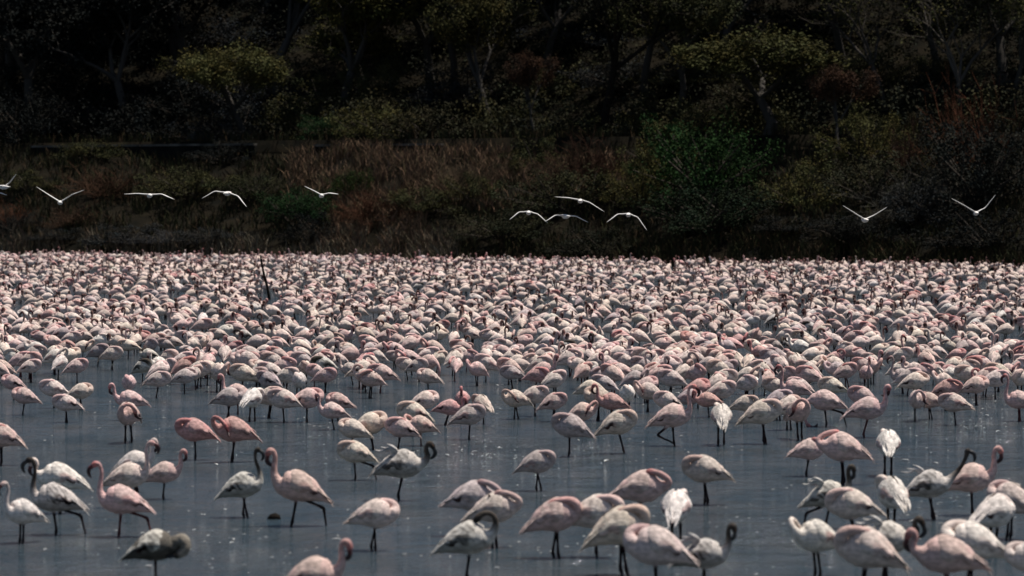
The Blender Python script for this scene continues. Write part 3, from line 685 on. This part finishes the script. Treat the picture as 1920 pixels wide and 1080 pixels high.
# loose near edge of the flock
EDGE = [(45, 778, 180, 'rest', 'pink'), (22, 750, 180, 'rest', 'pink'), (100, 765, 180, 'rest', 'pale'), (126, 792, 180, 'rest', 'pale'),
 (150, 768, 20, 'rest', 'cream'), (241, 752, 270, 'rest', 'pink'), (246, 788, 180, 'hook', 'pink'), (295, 746, 0, 'rest', 'pale'), (345, 738, 0, 'loop', 'grey'),
 (211, 694, 0, 'rest', 'pale'), (145, 718, 0, 'rest', 'pink'), (410, 735, 300, 'preen', 'pale'), (455, 738, 180, 'rest', 'cream'), (372, 728, 0, 'rest', 'pale'),
 (427, 786, 0, 'rest', 'grey'), (472, 790, 75, 'rest', 'white'), (446, 776, 180, 'hook', 'pink'), (532, 792, 180, 'rest', 'pale'), (573, 791, 0, 'rest', 'pink'), (506, 784, 0, 'rest', 'pale'),
 (624, 806, 180, 'hook', 'pink'), (636, 788, 180, 'rest', 'pink'), (560, 748, 280, 'rest', 'white'), (660, 846, 180, 'rest', 'cream'), (698, 843, 0, 'rest', 'cream'),
 (748, 845, 180, 'rest', 'pink'), (790, 836, 180, 'preen', 'pink'), (773, 818, 180, 'rest', 'cream'), (836, 797, 0, 'low', 'rose'), (796, 790, 0, 'rest', 'pale'),
 (903, 794, 130, 'rest', 'cream'), (868, 780, 270, 'hook', 'rose'), (880, 824, 0, 'rest', 'grey'), (802, 738, 180, 'rest', 'pale'), (716, 737, 180, 'rest', 'pink'),
 (680, 730, 0, 'rest', 'pale'), (960, 730, 180, 'rest', 'grey'), (968, 786, 200, 'preen', 'cream'), (1040, 790, 0, 'rest', 'pink'), (1003, 780, 0, 'rest', 'pale'), (1094, 812, 0, 'preen', 'pink'),
 (1122, 788, 180, 'rest', 'cream'), (1148, 790, 180, 'hook', 'rose'), (1176, 776, 290, 'rest', 'white'), (1214, 772, 180, 'preen', 'cream'), (1248, 787, 180, 'rest', 'pale'),
 (1330, 782, 180, 'low', 'rose'), (1396, 792, 0, 'rest', 'cream'), (1357, 746, 0, 'rest', 'pale'), (1290, 780, 0, 'rest', 'grey'), (1460, 788, 0, 'rest', 'grey'), (1476, 806, 20, 'rest', 'cream'),
 (1560, 760, 180, 'rest', 'cream'), (1612, 782, 180, 'rest', 'pink'), (1720, 790, 250, 'preen', 'pale'), (1745, 786, 180, 'rest', 'pink'), (1792, 797, 180, 'rest', 'pale'),
 (1830, 760, 0, 'rest', 'pink'), (1775, 770, 0, 'loop', 'rose'), (1712, 752, 0, 'loop', 'cream'), (1912, 790, 180, 'alert', 'pink'), (1866, 748, 0, 'rest', 'pale'), (1690, 738, 180, 'alert', 'grey'), (1624, 728, 270, 'alert', 'pink')]
CN = {'pink': 'pink', 'pale': 'pale pink', 'cream': 'cream', 'rose': 'deep pink', 'grey': 'greyish pink', 'white': 'white', 'young': 'dark-necked young', 'dusky': 'dusky', 'brownneck': 'shadow-necked pale'}
PN = {'rest': 'resting with tucked head', 'loop': 'with neck looped back', 'preen': 'preening', 'hook': 'with bill drooped', 'alert': 'with neck upright', 'low': 'with head lowered', 'back': 'preening its back', 'feed': 'dipping its bill', 'lean': 'leaning forward', 'hunch': 'bent over'}
def face(y):
    y %= 360
    return 'right' if y < 50 or y > 310 else 'left' if 130 < y < 230 else 'away' if y <= 130 else 'forward'
def mk_label(c, p, y, i, where): return f'{CN[c]} flamingo {PN[p]}, facing {face(y)}, {ordinal(i)} from left {where}'
EDGE.sort(key=lambda e: e[0])
for i, (px, py, yaw, pose, pal) in enumerate(EDGE):
    flamingo(px, py, yaw + rnd.uniform(-12, 12), pose, pal, rnd.choice(['two', 'two', 'one']), label=mk_label(pal, pose, yaw, i + 1, 'along the near edge'),
             group='flamingos along the near edge of the flock', segs=12, sub=3)

# the packed flock: sampled over the shallows up to the shore
def edge_y(px):
    xs = [0, 100, 200, 300, 480, 600, 750, 850, 950, 1100, 1250, 1400, 1500, 1600, 1700, 1800, 1920]
    ys = [714, 718, 690, 722, 742, 744, 738, 728, 734, 764, 762, 766, 768, 734, 742, 746, 738]
    return np.interp(px, xs, ys)
GAPS = [(500, 574, 15, 20), (1420, 632, 30, 14), (1668, 640, 34, 14), (235, 688, 26, 12), (928, 706, 32, 10), (720, 668, 24, 9), (1585, 705, 26, 10), (1890, 660, 50, 10), (330, 640, 26, 8)]
crowd = []; cells = {}
g = np.random.default_rng(5)
for e_ in [h[:2] for h in HEROES] + [e[:2] for e in EDGE]:
    p_ = ground(*e_); cells.setdefault((int(p_[0] // 1), int(p_[1] // 1)), []).append((p_[0], p_[1]))
tries = 0; near_n = far_n = 0
while tries < 150000 and (near_n < 1180 or far_n < 2400):
    tries += 1
    near = near_n < 1180 and tries < 40000
    d = math.sqrt(g.uniform(55 ** 2, 108 ** 2) if near else g.uniform(108 ** 2, 232 ** 2)); u = g.uniform(-.165, .165); x = u * d; y = d
    s_, t_ = st_of(x, y)
    if t_ + wob(s_) > -.5: continue
    px = 960 + F * x / y; py = YH + HC * F / y
    if py > edge_y(np.clip(px, 0, 1920)) + g.normal() * 6: continue
    if any(((px - a) / c) ** 2 + ((py - b) / e) ** 2 < 1 for a, b, c, e in GAPS): continue
    n = math.sin(x * .55 + y * .13) + math.sin(x * .23 - y * .31 + 1)
    rmin = np.interp(d, [60, 100, 150, 220], [.42, .52, .62, .74]) + .12 * n + .12 * g.random()
    ci, cj = int(x // 1), int(y // 1)
    if any((x - q[0]) ** 2 + (y - q[1]) ** 2 < rmin ** 2 for a in (-1, 0, 1) for b in (-1, 0, 1) for q in cells.get((ci + a, cj + b), ())): continue
    cells.setdefault((ci, cj), []).append((x, y)); crowd.append((x, y, px, py))
    near_n += near; far_n += not near
crowd.sort(key=lambda c: -c[3])
def pick(py):
    f = min(1, max(0, (py - 490) / 220)); r = g.random(); up = .82 - .68 * f + (.12 if py < 520 else 0)
    pose = (g.choice(['hook', 'alert', 'low', 'back'], p=[.5, .25, .15, .1]) if r < up else g.choice(['rest', 'loop', 'preen', 'feed'], p=[.72, .14, .11, .03]))
    pal = g.choice(['pink', 'pale', 'cream', 'rose', 'grey', 'white', 'young'], p=[.27, .32, .17, .05, .11, .06, .02])
    if pose in ('hook', 'alert', 'low', 'back') and 505 < py < 670 and g.random() < .85: pal = 'brownneck'  # raised necks in the distance get the painted shadow tone
    yaw = (g.choice([0, 180]) + g.normal() * 24) if g.random() < .72 else g.uniform(0, 360)
    return str(pose), str(pal), float(yaw)
N_IND = 300 - len(HEROES) - len(EDGE)
ind = [(c, pick(c[3])) for c in crowd[:N_IND]]
rows_n = 20
for r in range(0, len(ind), rows_n):
    row = sorted(ind[r:r + rows_n], key=lambda a: a[0][2])
    for i, (c, (pose, pal, yaw)) in enumerate(row):
        flamingo(c[2], c[3], yaw, pose, pal, rnd.choice(['two', 'one']), label=mk_label(pal, pose, yaw, i + 1, f'in {ordinal(r // rows_n + 1)} dense row'),
                 group='flamingos packed behind the near edge', segs=10, sub=2)
# everything farther: one mass
lib = {}
def lib_bird(pose, pal, k, lod):
    key = (pose, pal, k, lod)
    if key not in lib:
        gg = np.random.default_rng(hash((pose, pal, k)) % 9999 if False else sum(map(ord, pose + pal)) + k)
        d = bird_parts(pose, pal, 'two' if k else 'one', gg, 7 if lod else 8, 1 if lod else 2, 1 if k else -1)
        if lod: parts = [d['body'], d['bill']]
        else: parts = [d['body'], d['wings'][0], d['wings'][1], d['bill']]
        lib[key] = join(parts)
    return lib[key]
Vs, Qs, Cs, off = [], [], [], 0
for x, y, px, py in crowd[N_IND:]:
    pose, pal, yaw = pick(py); v, q, c = lib_bird(pose, pal, int(g.random() < .6), py < 590)
    a = R(yaw); ca, sa = math.cos(a), math.sin(a); s = g.uniform(.86, 1.12)
    vv = v * s; tl = g.normal() * .06; vv = np.stack([vv[:, 0] + vv[:, 2] * tl, vv[:, 1], vv[:, 2] - vv[:, 0] * tl], 1); vv = np.stack([vv[:, 0] * ca - vv[:, 1] * sa + x, vv[:, 0] * sa + vv[:, 1] * ca + y, vv[:, 2] - .055], 1)
    Vs.append(vv); Qs.append(q + off); off += len(v)
    Cs.append(c * g.uniform(.72, 1.08) * np.array([1.02, g.uniform(.94, .99), g.uniform(.92, .975)]))
obj('flamingo_flock', new_mesh('flamingo_flock', np.vstack(Vs), np.vstack(Qs), np.vstack(Cs)), M_PLUM,
    label='packed mass of distant pink flamingos reaching the far shore', cat='flamingos', kind='stuff')

# ------------------------------------------------------------------ birds in flight
M_FLY = mat_attr('white_feathers', .8, .15, 9, .12)
def flying(px, py, lt, rt, lm, rm, label, yaw=90, d=74.0):
    """lt/rt: wing tips, lm/rm: mid-wing bends, all picture offsets in px at distance d"""
    z = z_of(py, d); x = (px - 960) / F * d; k = d / F
    e = empty('flying_bird', (x, d, z), 0, label=label, cat='bird', group='white birds flying low over the flock')
    w = np.array([.66, .63, .60]); pk = np.array([.50, .38, .35]); g = np.random.default_rng(int(px) + 100)
    sg = 1 if yaw > 0 else -1
    b = catmull([[0, -.20 * sg, -.005, .01, .004, *w], [0, -.14 * sg, -.005, .035, .012, *w], [0, -.06 * sg, -.012, .052, .045, *w], [0, .04 * sg, -.012, .060, .055, *w], [0, .12 * sg, 0, .035, .038, *w],
                 [0, .165 * sg, .008, .027, .030, *pk], [0, .195 * sg, .006, .018, .018, *pk], [0, .21 * sg, .002, .008, .007, .1, .05, .04], [0, .24 * sg, -.004, .002, .002, .05, .03, .03]], 2)
    o = obj('body', new_mesh('body', *loft(b, 10, (1, 0, 0))[:3]), M_FLY, e); o.rotation_euler = (0, 0, g.normal() * .35)
    for s, tip, mid in ((-1, lt, lm), (1, rt, rm)):
        T = np.array([tip[0] * k, -.05 * sg, -tip[1] * k]); Mi = np.array([mid[0] * k, .05 * sg, -mid[1] * k]); r0 = np.array([s * .02, .02 * sg, .015])
        q = catmull([[*r0, .085, .018, *w], [*(r0 * .5 + Mi * .5 + np.array([0, .02 * sg, 0])), .085, .014, *w], [*Mi, .075, .012, *w], [*(Mi * .5 + T * .5), .055, .009, *w], [*(Mi * .15 + T * .85), .03, .006, *w], [*T, .004, .002, .5, .49, .47]], 3)
        obj('wing', new_mesh('wing', *loft(q, 8, (0, 1, 0))[:3]), M_FLY, e)
FL = [(8, 350, (-40, -14), (24, -24), (-18, -2), (10, -8), 'white flying bird cut by the left edge, wings raised'),
 (-22, 362, (-40, 4), (36, 4), (-20, -4), (20, -1), 'white flying bird almost wholly beyond the left edge, one wingtip showing'),
 (113, 379, (-44, -29), (46, -23), (-19, -12), (22, -14), 'white flying bird with wings in a V, second from left'),
 (281, 366, (-48, -2), (47, 8), (-24, -3), (22, -2), 'white flying bird with wings held flat, on the left'),
 (426, 362, (-47, 10), (37, 26), (-24, -3), (20, 6), 'white flying bird with arched wings left of the stake'),
 (603, 366, (-32, -17), (32, -2), (-14, -8), (14, -4), 'small lone white flying bird, over the green bush'),
 (991, 398, (-36, 14), (36, 20), (-18, 0), (18, 4), 'white flying bird with arched wings, leftmost of the central four'),
 (1061, 405, (-40, 11), (42, 12), (-20, -1), (20, 1), 'white flying bird with gently arched wings, low in the central four'),
 (1088, 376, (-48, -7), (45, 21), (-22, -5), (18, 4), 'white flying bird with tilted wings, highest of the central four'),
 (1178, 402, (-41, 15), (35, 30), (-20, 0), (18, 6), 'white flying bird with arched wings, rightmost of the central four'),
 (1622, 412, (-43, -27), (41, -24), (-20, -13), (18, -9), 'white flying bird with wings in a V, left one on the right side'),
 (1830, 399, (-47, -27), (36, -34), (-22, -14), (18, -10), 'white flying bird with wings raised high, farthest right')]
for a in FL: flying(*a)

# ------------------------------------------------------------------ stake, lump, floating feathers and solid glint flecks
p0 = ground(505, 562)
zt = z_of(478, p0[1]); top = np.array([(488 - 960) / F * p0[1], p0[1], zt])
st = top - p0; M_STK = mat_plain('wet_wood', (.008, .007, .006), (.022, .018, .015), 9)
pts = [[*(p0 - st * .12), .055, .05, 0, 0, 0], [*p0, .055, .05, 0, 0, 0], [*(p0 + st * .3 + np.array([.015, 0, 0])), .05, .046, 0, 0, 0], [*(p0 + st * .65 - np.array([.012, 0, 0])), .043, .04, 0, 0, 0], [*(p0 + st * .93), .034, .03, 0, 0, 0], [*top, .012, .012, 0, 0, 0]]
v, q, c, _ = loft(catmull(pts, 3), 9, (1, 0, 0)); v = v + np.random.default_rng(3).normal(size=v.shape) * .004
so = obj('stake', new_mesh('stake', v - p0, q), M_STK, label='thin dark leaning wooden stake standing in the far flock', cat='stake'); so.location = p0
p1 = ground(515, 973); gl = np.random.default_rng(4)
rw = [[-.075, 0, -.03, .01, .01, 0, 0, 0], [-.06, 0, .0, .04, .03, 0, 0, 0], [-.01, 0, .015, .055, .055, 0, 0, 0], [.035, 0, .01, .045, .04, 0, 0, 0], [.068, 0, -.02, .012, .012, 0, 0, 0]]
v, q, c, _ = loft(catmull(rw, 3), 10); v += gl.normal(size=v.shape) * .004
lo = obj('mud_lump', new_mesh('mud_lump', v, q), M_STK, label='small dark lump breaking the water below the pink walking flamingo', cat='lump'); lo.location = p1
g = np.random.default_rng(9); spots = []  # white flecks: feathers, and sun glints built as solid specks
for _ in range(75):
    px, py = g.uniform(0, 1920), 700 + 380 * g.random() ** 1.2
    for _ in range(g.integers(2, 11)):
        spots.append(ground(px + g.normal() * 55, max(660, py + g.normal() * 16), .008))
for cx, cy, n in ((1830, 800, 40), (1860, 770, 20), (600, 800, 12), (900, 850, 14), (360, 700, 15)):
    for _ in range(n): spots.append(ground(cx + g.normal() * 45, cy + g.normal() * 14, .008))
rws = []; 
for p in spots:
    a = g.random() * 6.28; l = g.uniform(.012, .032) * (1 + 1.2 * (g.random() < .1)); dx = np.array([math.cos(a), math.sin(a), 0]) * l; tp = p + np.array([0, 0, l * .25])
    cc = np.array([.78, .76, .73]) * g.uniform(.5, 1)
    r_ = np.array([[*(p - dx), .001, .001, *cc], [*(tp - dx * .4), l * .38, .003, *cc], [*(tp + dx * .4), l * .34, .003, *cc], [*(p + dx), .001, .001, *cc]])
    sv = np.array([-dx[1], dx[0], 0]) / l
    rws.append(loft(r_, 5, sv)[:3])
v, q, c = join(rws)
obj('feather_and_glint_flecks', new_mesh('feather_and_glint_flecks', v, q, c), M_FLY, label='white feather and painted glint flecks on the open water', cat='feathers', kind='stuff')
